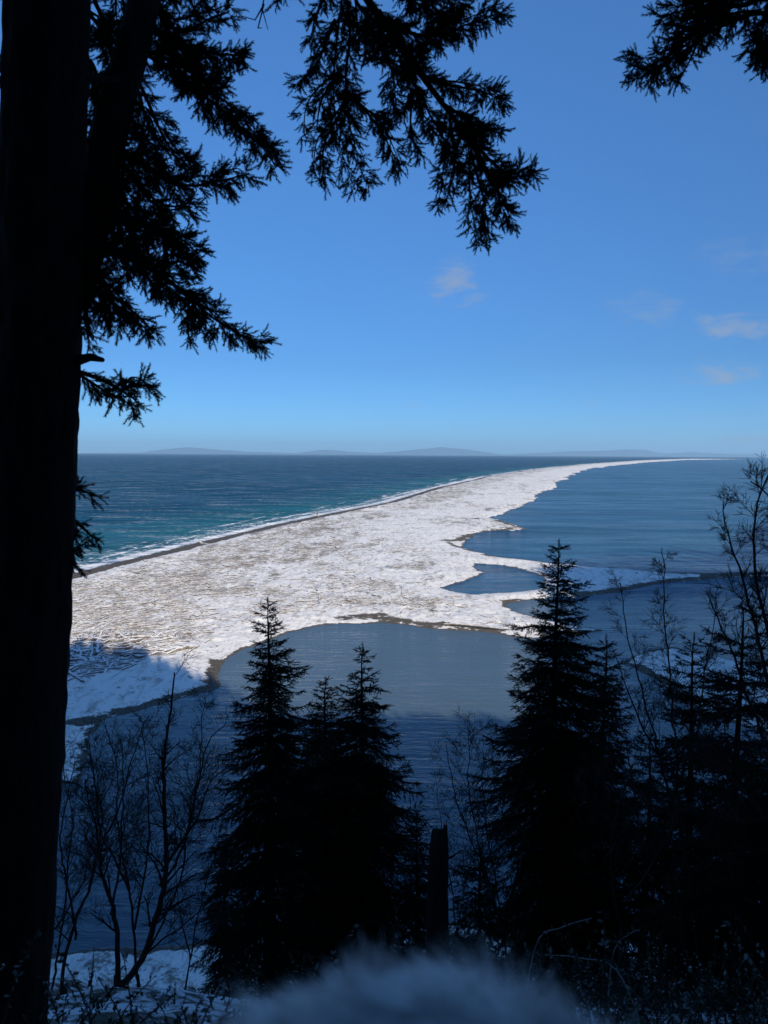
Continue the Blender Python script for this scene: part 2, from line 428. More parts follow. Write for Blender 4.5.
# ------------------------------------------------------------------ bluff (heightfield with a brow; forest behind)
PS = np.array([-400, -60, 0, 1.2, 2.2, 7.2, 13.2, 19.2, 42, 45, 70]); PZ = np.array([40, 35.5, 34.3, 34.15, 33.45, 29.5, 24.9, 20.7, 1.0, -.6, -8])
def brow(x):
    x = np.asarray(x, float)
    return .8+1.6*np.clip(x-30, 0, None)*(1-np.exp(-np.clip(x-30, 0, None)/15))+.25*np.clip(-x-40, 0, None)
def ground(x, y):
    x = np.asarray(x, float); y = np.asarray(y, float)
    s = y-brow(x)
    z = np.interp(s, PS, PZ)
    w = np.clip(s/6, 0, 1)*np.clip((50-s)/12, 0, 1)
    z = z+(fbm(x*.22, y*.22, 51)-.5)*1.6*w+(fbm(x*1.3, y*1.3, 57)-.5)*.35*np.clip(s/3, 0.15, 1)*np.clip((58-s)/12, 0, 1)
    return z
xs = np.concatenate([np.linspace(-420, -60, 40, endpoint=False), np.linspace(-60, -25, 60, endpoint=False), np.linspace(-25, 25, 260, endpoint=False), np.linspace(25, 60, 60, endpoint=False), np.linspace(60, 420, 60)])
ss = np.concatenate([np.linspace(-390, -6, 40, endpoint=False), np.linspace(-6, 25, 160, endpoint=False), np.linspace(25, 66, 100)])
XX, SS = np.meshgrid(xs, ss); YY = SS+brow(XX); ZZ = ground(XX, YY)
mb = MB(); mb.add(np.column_stack([XX.ravel(), YY.ravel(), ZZ.ravel()]), grid_faces(XX.shape))
me = mb.mesh('bluff', True); me.materials.append(M_bluff)
tag(link('bluff', me), kind='structure')
# snowy beach at the bluff's foot: sheet from the slope to the water
xs = np.linspace(-120, 90, 520); ss = np.linspace(34, 62, 150)
XX, SS = np.meshgrid(xs, ss); YY = SS+brow(XX)
P = np.column_stack([XX.ravel(), YY.ravel()]); sf = sdf(P, foot)+(fbm(P[:, 0]*.4, P[:, 1]*.4, 71)-.5)*2
zf = np.where(sf > 0, .1+.085*sf, sf*.15)+(fbm(P[:, 0]*.7, P[:, 1]*.7, 77)-.5)*.25*np.clip(sf, 0, 1)
zg = ground(P[:, 0], P[:, 1])
Fq = grid_faces(XX.shape, (zf > -.3) & (zf > zg-.6))
V, Fq, b_ = compact(np.column_stack([P, zf]), Fq, np.clip(1.2-sf/.9, 0, 1))
mb = MB(); mb.add(V, Fq); me = mb.mesh('beach', True); set_attr(me, 'bare', b_); set_attr(me, 'debris_and_shade', b_*0+.5)  # litter level raised here to paint the foot snow's shade darker
tag(link('beach', me, M_land), kind='structure')

# ------------------------------------------------------------------ water
far = 72000.0
def water(name, polymask, m, us, qs, zoff=0.0):
    P, shp = pgrid(us, qs)
    keep = polymask(P)
    ds = line_dist(P, seaG)
    Fq = grid_faces(shp, keep)
    shore = np.clip(1-(ds-10)/110, 0, 1)
    foam = np.maximum(np.exp(-((ds-3.5)/3.6)**2)*.8, np.exp(-((ds-12-14*(fbm(P[:, 0]*.014, P[:, 1]*.014, 5)-.5))/2.6)**2)*(.25+.75*fbm(P[:, 0]*.03, P[:, 1]*.03, 6)))
    foam = np.maximum(foam, np.clip(1-ds/(22+20*fbm(P[:, 0]*.02, P[:, 1]*.02, 8)), 0, 1)**.5*.52)
    foam = np.maximum(foam, np.exp(-((ds-24-22*(fbm(P[:, 0]*.011, P[:, 1]*.011, 15)-.5))/2.2)**2)*(.9*fbm(P[:, 0]*.035, P[:, 1]*.035, 16)))
    seaw = np.clip((ds-150)/900, 0, 1)
    V, Fq, a, f_, c = compact(np.column_stack([P, np.full(len(P), zoff)]), Fq, shore, foam, seaw)
    mb = MB(); mb.add(V, Fq[:, ::-1]); me = mb.mesh(name, True); set_attr(me, 'shore', a); set_attr(me, 'foam', f_); set_attr(me, 'seaward', c)
    return tag(link(name, me, m), kind='structure')
# dividing line runs under the spit
mid_px = [(-900, 850), (-100, 700), (60, 640), (200, 575), (320, 540), (384, 525), (434, 505), (484, 488), (534, 478), (560, 471), (584, 466.5), (644, 461.4), (684, 459.4), (740, 458.5), (790, 458.2)]
midG = G(mid_px)
sea_poly = np.concatenate([midG, np.array([[5200, 72500], [-140000, 72500], [-140000, -50], [-400, -50]])])
qsw = np.concatenate([H*F/np.array([far, 45000, 30000, 20000, 14000]), np.arange(2.2, 20, .25), np.arange(20, 160, 1.0)])
water('sea', lambda P: inside(P, sea_poly), M_sea, np.concatenate([np.linspace(-1.6, -.9, 40, endpoint=False), np.arange(-.9, 1.1, .006)]), qsw)
water('bay', lambda P: ~inside(P, sea_poly) & (P[:, 1] > 183), M_bay, np.arange(-.9, 1.6, .008), np.concatenate([qsw, [146.0]]), -.004)
mb = MB(); mb.add([[-400, 20, -.008], [400, 20, -.008], [400, 260, -.008], [-400, 260, -.008]], [[0, 1, 2, 3]])
me = mb.mesh('lagoon'); lag = tag(link('lagoon', me, M_lag), kind='structure')

# ------------------------------------------------------------------ far hills
def ridge(pts, dist, label):
    pts = np.array(pts, float); xs = np.linspace(pts[0, 0], pts[-1, 0], 160); yy = np.interp(xs, pts[:, 0], pts[:, 1])
    mb = MB(); rows = []
    hz = []
    for x, y in zip(xs, yy):
        d0 = ray(x, 400); yb = y
        p = atd(x, 500, dist); h = max((yb)/F*dist, 0)
        hz.append((p[0], h+36))
    hz = np.array(hz); n = len(hz)
    hz[:, 1] += (fbm(np.arange(n)*.13, np.zeros(n), 5)-.5)*60*np.clip(hz[:, 1]/200, 0, 1)
    hz[0, 1] = hz[-1, 1] = -5
    for dy, k in ((-2500, 0), (-1600, .35), (-800, .75), (0, 1), (900, .7), (2500, 0)):
        nn = (fbm(np.arange(n)*.21+dy, np.zeros(n), 8)-.5)*.25*(k not in (0, 1))
        rows.append(np.column_stack([hz[:, 0], np.full(n, dist+dy), np.where(k == 0, -5, hz[:, 1]*(k+nn))]))
    mb.add(np.concatenate(rows), grid_faces((6, n)))
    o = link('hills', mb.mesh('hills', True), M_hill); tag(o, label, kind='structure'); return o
D = 64000
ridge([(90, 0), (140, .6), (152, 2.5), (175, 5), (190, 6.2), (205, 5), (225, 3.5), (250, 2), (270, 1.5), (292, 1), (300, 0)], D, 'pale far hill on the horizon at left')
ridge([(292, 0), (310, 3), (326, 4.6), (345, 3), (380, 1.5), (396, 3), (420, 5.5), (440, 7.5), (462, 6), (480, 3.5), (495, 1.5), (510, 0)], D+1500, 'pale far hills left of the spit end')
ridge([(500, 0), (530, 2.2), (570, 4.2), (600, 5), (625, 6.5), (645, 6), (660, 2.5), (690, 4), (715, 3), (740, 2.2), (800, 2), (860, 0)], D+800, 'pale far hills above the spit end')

# ------------------------------------------------------------------ driftwood
def log_mesh(L, r, seed, root=False):
    g = np.random.default_rng(seed); n = 7; t = np.linspace(-.5, .5, n)
    P = np.column_stack([t*L, g.normal(0, .012*L, n), np.abs(g.normal(0, .01*L, n))])
    R = r*(1-.45*(t+.5))*(1+g.normal(0, .07, n))
    if root: R[0] *= 1.7
    mb = MB(); tube(mb, P, R, 7)
    if root:
        for k in range(5):
            a = k*1.256+g.uniform(-.3, .3)
            d = np.array([-.5, math.cos(a), math.sin(a)])
            tube(mb, [P[0], P[0]+d*r*1.8, P[0]+d*r*3.2*g.uniform(.7, 1.1)], [r*.5, r*.3, r*.08], 5)
    for k in range(g.integers(0, 3)):
        i = g.integers(1, n-1); a = g.uniform(0, 3.14)
        tube(mb, [P[i], P[i]+np.array([.3, math.cos(a), abs(math.sin(a))])*r*g.uniform(2, 4)], [r*.3, r*.1], 4)
    return mb
drift_me = []
for k in range(12):
    me = log_mesh([5, 7, 3, 9, 4, 6, 2.5, 8, 11, 5, 3.5, 6.5][k], [.2, .26, .16, .3, .18, .22, .2, .24, .34, .3, .25, .2][k], 100+k, k % 3 == 1).mesh('driftwood_log', True)
    me.materials.append(M_drift); drift_me.append(me)
# candidate positions on the spit
cand = []
while len(cand) < 8600:
    n = 40000
    q = rng.uniform(22, 245, n); u = rng.uniform(-.62, .35, n); Y = H*F/q
    P = np.column_stack([u*Y, Y]); s_, z_, b_, d_, ds_ = land_fields(P)
    ok = (s_ > 2.5) & (rng.uniform(0, 1, n) < np.clip(d_*1.3-.12, .02, 1)**1.6) & (b_ < .6) & (rng.uniform(0, 1, n) < .5)
    for p, zz in zip(P[ok], z_[ok]): cand.append((p[0], p[1], zz))
cand = np.array(cand[:8600]); 
close = np.argsort(cand[:, 1]); idx_near = close[:2400][rng.permutation(2400)[:262]]
shore_dir = math.atan2(1, .25)
for i in idx_near:
    x, y, zz = cand[i]
    o = bpy.data.objects.new('driftwood_log', drift_me[random.randrange(12)]); COL.objects.link(o)
    o.location = (x, y, zz+.08); sc = random.uniform(.7, 1.5); o.scale = (sc*.8, sc*1.15, sc*1.15)
    o.rotation_euler = (random.uniform(0, 6), random.gauss(0, .04), random.gauss(shore_dir if random.random() < .45 else .25, .7))
    tag(o, 'weathered driftwood log lying half buried in the snow of the spit', 'driftwood', 'driftwood logs scattered over the spit')
mb = MB(); smalls = [log_mesh(3.2, .14, 300+k) for k in range(6)]
SV = []
for s_ in smalls: SV.append((np.concatenate(s_.v), s_.f))
rest = np.setdiff1d(np.arange(len(cand)), idx_near)
for i in rest:
    x, y, zz = cand[i]; VV, FF = SV[random.randrange(6)]
    sc = (.18+1.15*random.random()**2.2)*(1 if y < 500 else 1.9); a = random.gauss(shore_dir if random.random() < .4 else .25, .8); ca, sa = math.cos(a), math.sin(a)
    W = VV*sc*np.array([.9, 1.1, 1.1]); W = np.column_stack([W[:, 0]*ca-W[:, 1]*sa+x, W[:, 0]*sa+W[:, 1]*ca+y, W[:, 2]+zz+.05])
    n0 = mb.n; mb.v.append(W); mb.n += len(W)
    for f in FF: mb.f.append(f+n0)
tag(link('driftwood', mb.mesh('driftwood', True), M_drift), 'countless small grey brown driftwood pieces strewn over the snowy spit', 'driftwood', kind='stuff')
# landmark pieces
def landmark(px, py, px2, py2, r, label, z=.55, root=False, name='driftwood_log'):
    a = at(px, py, z); b = at(px2, py2, z); m = (a+b)/2; L = np.linalg.norm(b-a)
    mb = log_mesh(L, r, int(px*7+py), root); me = mb.mesh(name, True); me.materials.append(M_drift)
    o = bpy.data.objects.new(name, me); COL.objects.link(o); o.location = m
    o.rotation_euler = (0, 0, math.atan2(b[1]-a[1], b[0]-a[0])); tag(o, label, 'driftwood', 'driftwood logs scattered over the spit')
landmark(70, 638, 92, 636, .42, 'thick dark log in the blue shade nearest the big trunk')
landmark(104, 640, 124, 643, .34, 'dark log in blue shade just right of the thick shaded log')
landmark(75, 661, 92, 658, .5, 'short stubby log in blue shade below the thick shaded log', root=True)
landmark(444, 624.5, 512, 629.5, .22, 'long pale straight log along the gravel edge of the near barrier')
landmark(158, 648, 190, 640, .25, 'forked driftwood trunk on sunlit snow above the lagoon corner', root=True)
landmark(188, 653, 210, 640, .2, 'slender slanting log on sunlit snow right of the forked trunk')
landmark(214, 594, 240, 594, .3, 'lone straight log on open snow in the middle of the spit')
landmark(200, 513+30, 222, 548, .4, 'large root wad log on the upper edge of the gravel beach', root=True)
# upright stump beside the surf, marker stick
b0 = at(317, 516.5, .5); t = thing('driftwood_stump', b0, 'pale upright root stump standing beside the surf line', 'driftwood')
mb = MB(); tube(mb, [b0+[0, 0, -.3], b0+[.1, 0, 1.2], b0+[.3, 0, 2.4], b0+[.2, 0, 3.4]], [.5, .4, .35, .1], 7)
for a in range(5):
    tube(mb, [b0+[.1, 0, .6], b0+[1.2*math.cos(a*1.3), 1.2*math.sin(a*1.3), .2], b0+[2.4*math.cos(a*1.3), 2.4*math.sin(a*1.3), .15]], [.3, .2, .06], 5)
part(mb, 'stump', M_drift, t, b0)
b0 = at(401, 597, .6); t = thing('marker_post', b0, 'thin lone stick standing upright on the snow left of the pond', 'post')
mb = MB(); tube(mb, [b0, b0+[.05, 0, 1.4], b0+[.02, 0, 2.9]], [.07, .06, .05], 6); part(mb, 'post', M_twig, t, b0)
mb = MB(); tube(mb, [b0+[-.18, 0, 2.5], b0+[.2, 0, 2.52]], [.03, .03], 5); part(mb, 'crossbar', M_twig, t, b0)

# ------------------------------------------------------------------ firs near the camera
def unit(v): return v/(np.linalg.norm(v)+1e-9)
def fir_spray(wood, sh, path, r0, width, seed, dens=1.0, droop=.25):
    """needle-clad limb: side branchlets with shoots, as on a Douglas fir"""
    g = np.random.default_rng(seed); path = np.array(path, float)
    path[-1] = path[-1]+(path[-2]-path[-1])*.22; L = np.linalg.norm(np.diff(path, axis=0), axis=1).sum(); n = max(int(L/.05), 6)
    P = smooth_path(path, n); P += np.cumsum(g.normal(0, .0035, P.shape), axis=0)
    t = np.linspace(0, 1, n); tube(wood, P, r0*(1-.85*t)+.0015, 6, False)
    T = np.gradient(P, axis=0)
    side = 1; m = int(L/.024*dens)
    for k in range(m):
        tt = (k+g.uniform(0, 1))/m; i = min(int(tt*(n-1)), n-2)
        if tt < .06: continue
        o = P[i]+(P[i+1]-P[i])*g.uniform(); d = unit(T[i]); side = -side
        sv = unit(np.cross(d, [0, -1, 0])*side+g.normal(0, .55, 3))
        bl = width*(math.sin(min(tt*1.25+.22, 1)*math.pi*.62))*g.uniform(.35, 1.15)*(1.0-.55*tt**2.5)
        bd = unit(d*g.uniform(.5, 1.0)+sv*g.uniform(.6, 1.0)+np.array([0, 0, -droop]))
        steps = max(int(bl/.028), 1); p = o.copy(); pts = [p.copy()]
        for q in range(steps):
            bd = unit(bd+g.normal(0, .1, 3)+np.array([0, 0, -.05])); p = p+bd*.028; pts.append(p.copy())
            for w in range(3):
                if g.uniform() < .85:
                    s3 = unit(np.cross(bd, g.normal(size=3))); dd = unit(bd*.9+s3*.75)
                    sh.add(p, dd, g.uniform(.045, .10))
        sh.add(p-bd*.03, bd, .085)
        if len(pts) > 2: tube(wood, np.array(pts), np.linspace(.0032, .0012, len(pts)), 3, False)
def px_path(pts, d0, d1):
    n = len(pts); return [atd(x, y, d0+(d1-d0)*i/(n-1)) for i, (x, y) in enumerate(pts)]

# big leaning fir at left
d_t = 4.0
tp = []; tr = []
for (y, xl, xr) in [(-700, 45, 115), (-300, 25, 98), (0, 11, 87), (200, 5, 83), (400, -3, 78), (600, -18, 72), (800, -36, 61), (1000, -52, 51), (1150, -66, 44)]:
    tp.append(atd((xl+xr)/2, y, d_t)); tr.append((xr-xl)/2/F*d_t)
tp = np.array(tp); tr = np.array(tr)
gz = float(ground(tp[-1][0], d_t)); base = tp[-1]+(tp[-1]-tp[-2])*((tp[-1][2]-gz+.3)/(tp[-2][2]-tp[-1][2]))
tp = np.vstack([[tp[0]+(tp[0]-tp[1])*3.2], tp, [base]]); tr = np.concatenate([[.03], tr, [tr[-1]*1.25]])
tp = tp[::-1]; tr = tr[::-1]
fir = thing('fir_tree', base, 'huge black fir trunk filling the left edge with needle boughs hanging over the view', 'tree')
PP = smooth_path(np.column_stack([tp, tr]), 420); 
a = np.arange(44)*2*math.pi/44
rows = []
for i, (x, y, zc, r) in enumerate(PP):
    nz = fbm(np.cos(a)*3+5, np.sin(a)*3+zc*.5, 12)
    rr = r*(.77+.14*nz)+.030*fbm(np.cos(a)*9+20, np.sin(a)*9+zc*2.2, 13)+.02*vnoise(np.cos(a)*16+20, np.sin(a)*16+zc*9, 14)
    rows.append(np.column_stack([x+np.cos(a)*rr, y+np.sin(a)*rr, np.full(44, zc)]))
mb = MB(); V = np.concatenate(rows); i = np.arange(419)[:, None]*44; j = np.arange(44)[None]
mb.add(V, np.stack([i+j, i+(j+1) % 44, i+44+(j+1) % 44, i+44+j], -1).reshape(-1, 4))
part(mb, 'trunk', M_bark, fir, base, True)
# thick forked limb
mb = MB(); lp = smooth_path(px_path([(70, 300), (92, 215), (112, 120), (132, 50), (152, -40), (178, -200)], 4.15, 4.9), 24)
tube(mb, lp, np.linspace(.115, .075, 24), 12); part(mb, 'limb', M_bark, fir, base, True)
# dead stub
mb = MB(); tube(mb, px_path([(70, 362), (90, 357), (103, 360)], 4, 3.9), [.035, .022, .012], 7)
part(mb, 'dead_branch', M_bark, fir, base)
mb = MB(); tube(mb, px_path([(80, 75), (100, 80), (118, 80)], 4, 4.3), [.03, .02, .012], 7); part(mb, 'dead_branch', M_bark, fir, base)

def twin(pts, d0, d1):
    ax, ay = random.uniform(-16, 5), random.uniform(-16, 10); n = len(pts); e = random.uniform(.15, .45)
    return px_path([(x+ax*min(k, 1)*(1-.35*k/n), y+ay*min(k, 1)*(1-.35*k/n)) for k, (x, y) in enumerate(pts)], d0, d1+e)
boughs = [
 [([(150, 5), (180, 30), (210, 20), (238, 10)], 4.9, 4.8, .15), ([(140, 20), (185, 45), (225, 52), (256, 50)], 4.8, 4.6, .16), ([(150, -30), (190, -5), (215, -10)], 5, 5, .15)],
 [([(135, 50), (175, 75), (210, 100), (240, 128), (262, 148), (281, 174)], 4.8, 4.3, .17), ([(200, 95), (225, 85), (232, 70)], 4.6, 4.6, .1)],
 [([(85, 140), (130, 160), (175, 185), (215, 185), (260, 172)], 4.3, 4.6, .17), ([(120, 160), (160, 205), (205, 205)], 4.4, 4.5, .15)],
 [([(85, 195), (120, 215), (160, 228), (190, 240), (204, 256)], 4.2, 4.5, .17), ([(84, 170), (110, 200), (140, 250)], 4.1, 4.0, .15), ([(88, 120), (110, 150), (125, 200)], 4.5, 4.6, .16)],
 [([(80, 235), (120, 255), (160, 275), (200, 305), (235, 330), (272, 342)], 4.1, 4.6, .17), ([(150, 270), (180, 262), (203, 275)], 4.3, 4.4, .12), ([(190, 295), (200, 318), (202, 342)], 4.4, 4.4, .07)],
 [([(80, 255), (105, 290), (130, 310), (158, 335)], 4.1, 4.1, .15), ([(82, 285), (84, 320), (88, 350)], 4.2, 4.2, .07)],
 [([(76, 372), (95, 378), (120, 392), (143, 409)], 4.0, 4.2, .10), ([(120, 392), (138, 385), (158, 392)], 4.1, 4.2, .07)],
 [([(66, 492), (80, 490), (97, 498)], 4.15, 4.1, .05), ([(66, 515), (80, 528), (92, 542)], 4.15, 4.1, .05), ([(66, 545), (73, 558), (77, 570)], 4.15, 4.1, .04)],
 [([(18, 70), (4, 66), (-20, 90)], 4.2, 4.0, .06), ([(14, 110), (0, 140), (-20, 170)], 4.2, 4.1, .07), ([(16, -40), (-15, -30), (-50, 0)], 4.2, 4.1, .1)],
 [([(90, 200), (115, 235), (140, 265), (165, 300)], 4.5, 4.4, .2), ([(90, 150), (120, 190), (150, 225), (180, 245)], 4.6, 4.5, .2), ([(130, 60), (150, 110), (170, 150), (200, 165)], 4.8, 4.7, .17), ([(85, 215), (92, 260), (100, 300), (118, 330)], 4.3, 4.2, .16)],
 [([(150, 20), (175, 60), (205, 80), (215, 85)], 4.9, 4.8, .18), ([(120, 90), (140, 140), (160, 175)], 4.5, 4.4, .15), ([(84, 60), (98, 90), (104, 130)], 4.4, 4.4, .13), ([(84, 10), (100, 30), (112, 60)], 4.4, 4.3, .13)],
 [([(95, 0), (110, 40), (118, 90)], 4.7, 4.8, .16), ([(170, -60), (160, 0), (165, 40)], 5, 4.9, .15), ([(90, 60), (105, 100), (112, 150)], 4.8, 4.8, .13), ([(110, -20), (125, 10), (105, 50)], 5.2, 5.2, .13)],
]
sd = 500
for b in boughs:
    w = MB(); sh = Shoots()
    for pts, d0, d1, wd in b:
        sd += 1; fir_spray(w, sh, px_path(pts, d0, d1), .014, wd*.95, sd, 1.0)
        sd += 1; fir_spray(w, sh, twin(pts, d0, d1), .009, wd*.95, sd, .9)
    o = part(w, 'branch', M_bark, fir, base)
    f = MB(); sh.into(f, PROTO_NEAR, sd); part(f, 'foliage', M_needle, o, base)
# the limb that carries the bough over the middle of the view: leaves the trunk above the frame
w = MB(); sh = Shoots()
lp = [np.array([tp[-3][0], d_t, tp[-3][2]+.1]), atd(200, -330, 4.6), atd(300, -150, 5.0), atd(345, -40, 5.0), atd(385, 25, 5.0), atd(425, 80, 5.0), atd(455, 120, 5.0), atd(482, 160, 4.9)]
lp = smooth_path(lp, 40); tube(w, lp, np.linspace(.06, .012, 40), 7, False)
center = [([(385, 20), (430, 35), (470, 20), (512, 5)], .15, 1.2), ([(400, 0), (430, -10), (475, 12)], .13, 1), ([(420, 75), (455, 85), (480, 90), (506, 106)], .13, 1.1), ([(445, 105), (480, 125), (503, 128)], .14, 1.2),
          ([(470, 140), (495, 165), (515, 178), (541, 166)], .13, 1.2), ([(475, 155), (495, 185), (505, 210), (513, 226)], .13, 1.1), ([(470, 150), (480, 190), (485, 220), (489, 245)], .13, 1.1),
          ([(450, 120), (455, 160), (450, 190), (446, 209)], .12, .9), ([(400, 60), (425, 110), (445, 140), (462, 170)], .13, 1.2), ([(345, -20), (350, 30), (345, 80), (350, 140), (368, 200)], .16, 1.0),
          ([(345, 90), (375, 120), (392, 150), (400, 172)], .13, .9), ([(345, 100), (325, 140), (320, 165), (324, 183)], .10, .8), ([(335, 20), (318, 60), (298, 88)], .11, .8), ([(330, -10), (318, 15), (312, 50)], .10, .7), ([(340, 70), (322, 100), (316, 142)], .09, .8),
          ([(370, 0), (385, 50), (395, 90), (385, 130)], .15, .8), ([(380, 10), (410, 50), (425, 70)], .17, 1.6), ([(355, 0), (372, 30), (380, 60)], .17, 1.4), ([(455, 120), (470, 135), (478, 150)], .15, 1.6), ([(390, -20), (430, 5), (450, 30)], .16, 1.4), ([(300, -30), (290, -10), (281, 3)], .06, .6), ([(412, 90), (410, 130), (425, 165)], .10, .7)]
for pts, wd, dn in center:
    sd += 1; dd = 4.9+random.uniform(-.25, .25); fir_spray(w, sh, px_path(pts, 5.0, dd), .010, wd*.9, sd, dn); sd += 1; fir_spray(w, sh, twin(pts, 5.0, dd), .007, wd*.9, sd, dn*.9)
for pts in ([(268, -20), (262, 8), (268, 30)], [(262, 8), (255, 20), (242, 16)], [(264, 4), (258, 28), (262, 28)]):
    tube(w, px_path(pts, 4.8, 4.7), [.006, .004, .002], 4, False)
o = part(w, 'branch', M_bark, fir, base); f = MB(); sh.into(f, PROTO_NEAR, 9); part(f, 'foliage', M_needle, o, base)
# upper crown of the same tree, above the frame
w = MB(); sh = Shoots(); g = np.random.default_rng(3)
for k in range(30):
    tz = g.uniform(41.5, 49.5); i = np.argmin(abs(PP[:, 2]-tz)); o0 = PP[i, :3]; az = g.uniform(0, 6.28); L = (51-tz)*.28+.5
    d = np.array([math.cos(az), math.sin(az), .15]); P = [o0, o0+d*L*.5, o0+d*L+[0, 0, -.35*L*.5]]
    fir_spray(w, sh, P, .03, .42, 900+k, .35)
sh.l = [l*1.6 for l in sh.l]
o = part(w, 'branch', M_bark, fir, base); f = MB(); sh.into(f, PROTO_MID, 19); part(f, 'foliage', M_needle, o, base)

# fir off the right edge whose bough enters at the top right corner
bx = np.array([5.6, 4.6, float(ground(5.6, 4.6))-.2]); t2 = thing('fir_tree', bx, 'fir whose dark bough hangs into the top right corner of the sky', 'tree')
mb = MB(); tpth = smooth_path([bx, bx+[.05, .05, 5], bx+[.1, .1, 10], bx+[0, .2, 15]], 30); tube(mb, tpth, np.linspace(.24, .05, 30), 14); part(mb, 'trunk', M_bark, t2, bx, True)
w = MB(); sh = Shoots()
tz0 = atd(900, -120, 4.9)
lp = smooth_path([np.array([5.6, 4.6, tz0[2]-.3]), tz0, atd(800, 0, 5), atd(740, 15, 5), atd(700, 30, 5), atd(660, 55, 5)], 26); tube(w, lp, np.linspace(.05, .006, 26), 6, False)
for pts, wd, dn in [([(790, -10), (740, 5), (700, 5), (655, 15)], .16, 1.3), ([(760, 10), (720, 30), (690, 45), (660, 70), (626, 68)], .14, 1.2), ([(680, 50), (655, 75), (645, 92)], .10, 1), ([(700, 35), (690, 60), (672, 86)], .09, .8),
                    ([(790, 20), (770, 45), (750, 65)], .15, 1.1), ([(770, 10), (755, 35), (765, 70)], .14, 1.2), ([(740, -20), (715, -5), (690, -8)], .15, 1.2), ([(720, 5), (700, 20), (665, 30)], .13, 1.4), ([(830, 30), (800, 50), (775, 72)], .15, 1)]:
    sd += 1; fir_spray(w, sh, px_path(pts, 5.0, 4.9), .009, wd*.9, sd, dn); sd += 1; fir_spray(w, sh, twin(pts, 5.0, 4.9), .007, wd*.9, sd, dn*.8)
o = part(w, 'branch', M_bark, t2, bx); f = MB(); sh.into(f, PROTO_NEAR, 29); part(f, 'foliage', M_needle, o, bx)
w = MB(); sh = Shoots()
for k in range(26):
    tz = g.uniform(6.5, 14.5); o0 = bx+[.05, .1, tz]; az = g.uniform(-1.4, 1.4); L = (16-tz)*.2+.5
    d = np.array([math.cos(az), math.sin(az), .12]); fir_spray(w, sh, [o0, o0+d*L*.5, o0+d*L+[0, 0, -.2*L]], .03, .4, 950+k, .35)
sh.l = [l*1.6 for l in sh.l]
o = part(w, 'branch', M_bark, t2, bx); f = MB(); sh.into(f, PROTO_MID, 39); part(f, 'foliage', M_needle, o, bx)

# ------------------------------------------------------------------ young conifers on the slope
def conifer(px, py, d, halfw, label, seed, name='spruce_tree', sparse=1.0, lean=0, skirt=.0, prof_pow=.8, group='young conifers on the bluff slope'):
    g = np.random.default_rng(seed); top = atd(px, py, d); gx = top[0]-lean; zb = float(ground(gx, d)); b0 = np.array([gx, d, zb-.15])
    Ht = top[2]-zb; t = thing(name, b0, label, 'tree', group)
    n = 40; s = np.linspace(0, 1, n); P = b0+(top-b0)*s[:, None]; P[:, 0] += np.sin(s*5+seed)*.04; P[-1] = top
    r0 = .013*Ht+.02; w = MB(); tube(w, P, r0*(1-s)**.9+.008, 8, False); part(w, 'trunk', M_bark, t, b0, True)
    br = MB(); sh = Shoots(); h = top[2]-.12
    k = 0; phase = 0
    while h > zb+skirt+.25:
        f = (top[2]-h)/Ht
        prof = halfw*(min(f/.72, 1)**prof_pow)*(1-.35*max(f-.75, 0)/.25)
        nb = 5 if f < .12 else (8 if f < .5 else 6); halfw_ = 1.12
        phase += g.uniform(.3, 1.2)
        for q in range(nb):
            if g.uniform() > .92*sparse: continue
            az = phase+q*2*math.pi/nb+g.normal(0, .22); L = prof*halfw_*(.62+.72*float(vnoise(math.cos(az)*1.1+seed*3.7, math.sin(az)*1.1+h*1.1, seed)))*g.uniform(.6, 1.2)*(1.3 if g.uniform() < .08 else 1)+.12
            o0 = np.array([np.interp(h, P[:, 2], P[:, 0]), np.interp(h, P[:, 2], P[:, 1]), h+g.uniform(-.08, .08)])
            rise = .55-1.15*min(f*1.7, 1)*.85+g.normal(0, .1)
            d0 = unit(np.array([math.cos(az), math.sin(az), rise])); m = max(int(L/.1), 2)
            pts = [o0]; dd = d0.copy(); p = o0.copy()
            for jx in range(m):
                u_ = jx/m; dd = unit(dd+np.array([0, 0, (.10 if u_ > .5 else -.05)])+g.normal(0, .05, 3)); p = p+dd*(L/m); pts.append(p.copy())
                sidev = unit(np.cross(dd, [0, 0, 1])); sl = (L*.42*(1-u_*.75)+.06)*g.uniform(.6, 1.15)
                for sg in (-1, 1):
                    bd = unit(dd*.75+sidev*sg*.8+np.array([0, 0, -.18])); ns = max(int(sl/.075), 1); pp_ = p-dd*g.uniform(0, .09)
                    for z_ in range(ns):
                        sh.add(pp_, unit(bd+g.normal(0, .15, 3)+[0, 0, -.1]), g.uniform(.10, .17))
                        if g.uniform() < .8: sh.add(pp_, unit(bd*.5+sidev*g.choice([-1, 1])*.3+dd*.6+g.normal(0, .35, 3)), g.uniform(.07, .13))
                        pp_ = pp_+bd*.09; bd = unit(bd+g.normal(0, .1, 3)+[0, 0, -.06])
            sh.add(p-dd*.05, dd, .16)
            tube(br, np.array(pts), np.linspace(.006+.006*L, .003, len(pts)), 4, False)
        h -= g.uniform(.13, .27)*(1+1.1*max(f-.5, 0)/.5)*(1.0 if f > .15 else 1.15)
    for z_ in np.linspace(0, .8, 10): sh.add(top-[0, 0, z_], unit(g.normal(0, .35, 3)+[0, 0, 1]), .12)
    sh.add(top-[0, 0, .05], np.array([0, 0, 1.0]), .2)
    o = part(br, 'branches', M_bark, t, b0); f = MB(); sh.into(f, PROTO_MID, seed); part(f, 'foliage', M_needle, o, b0)
    return t
conifer(268, 604, 17, 1.55, 'tall narrow conifer standing left of the middle over the lagoon', 11, prof_pow=.75)
conifer(363, 648, 19, 1.8, 'slim conifer with an open leader right beside the tall narrow one', 12, sparse=.85)
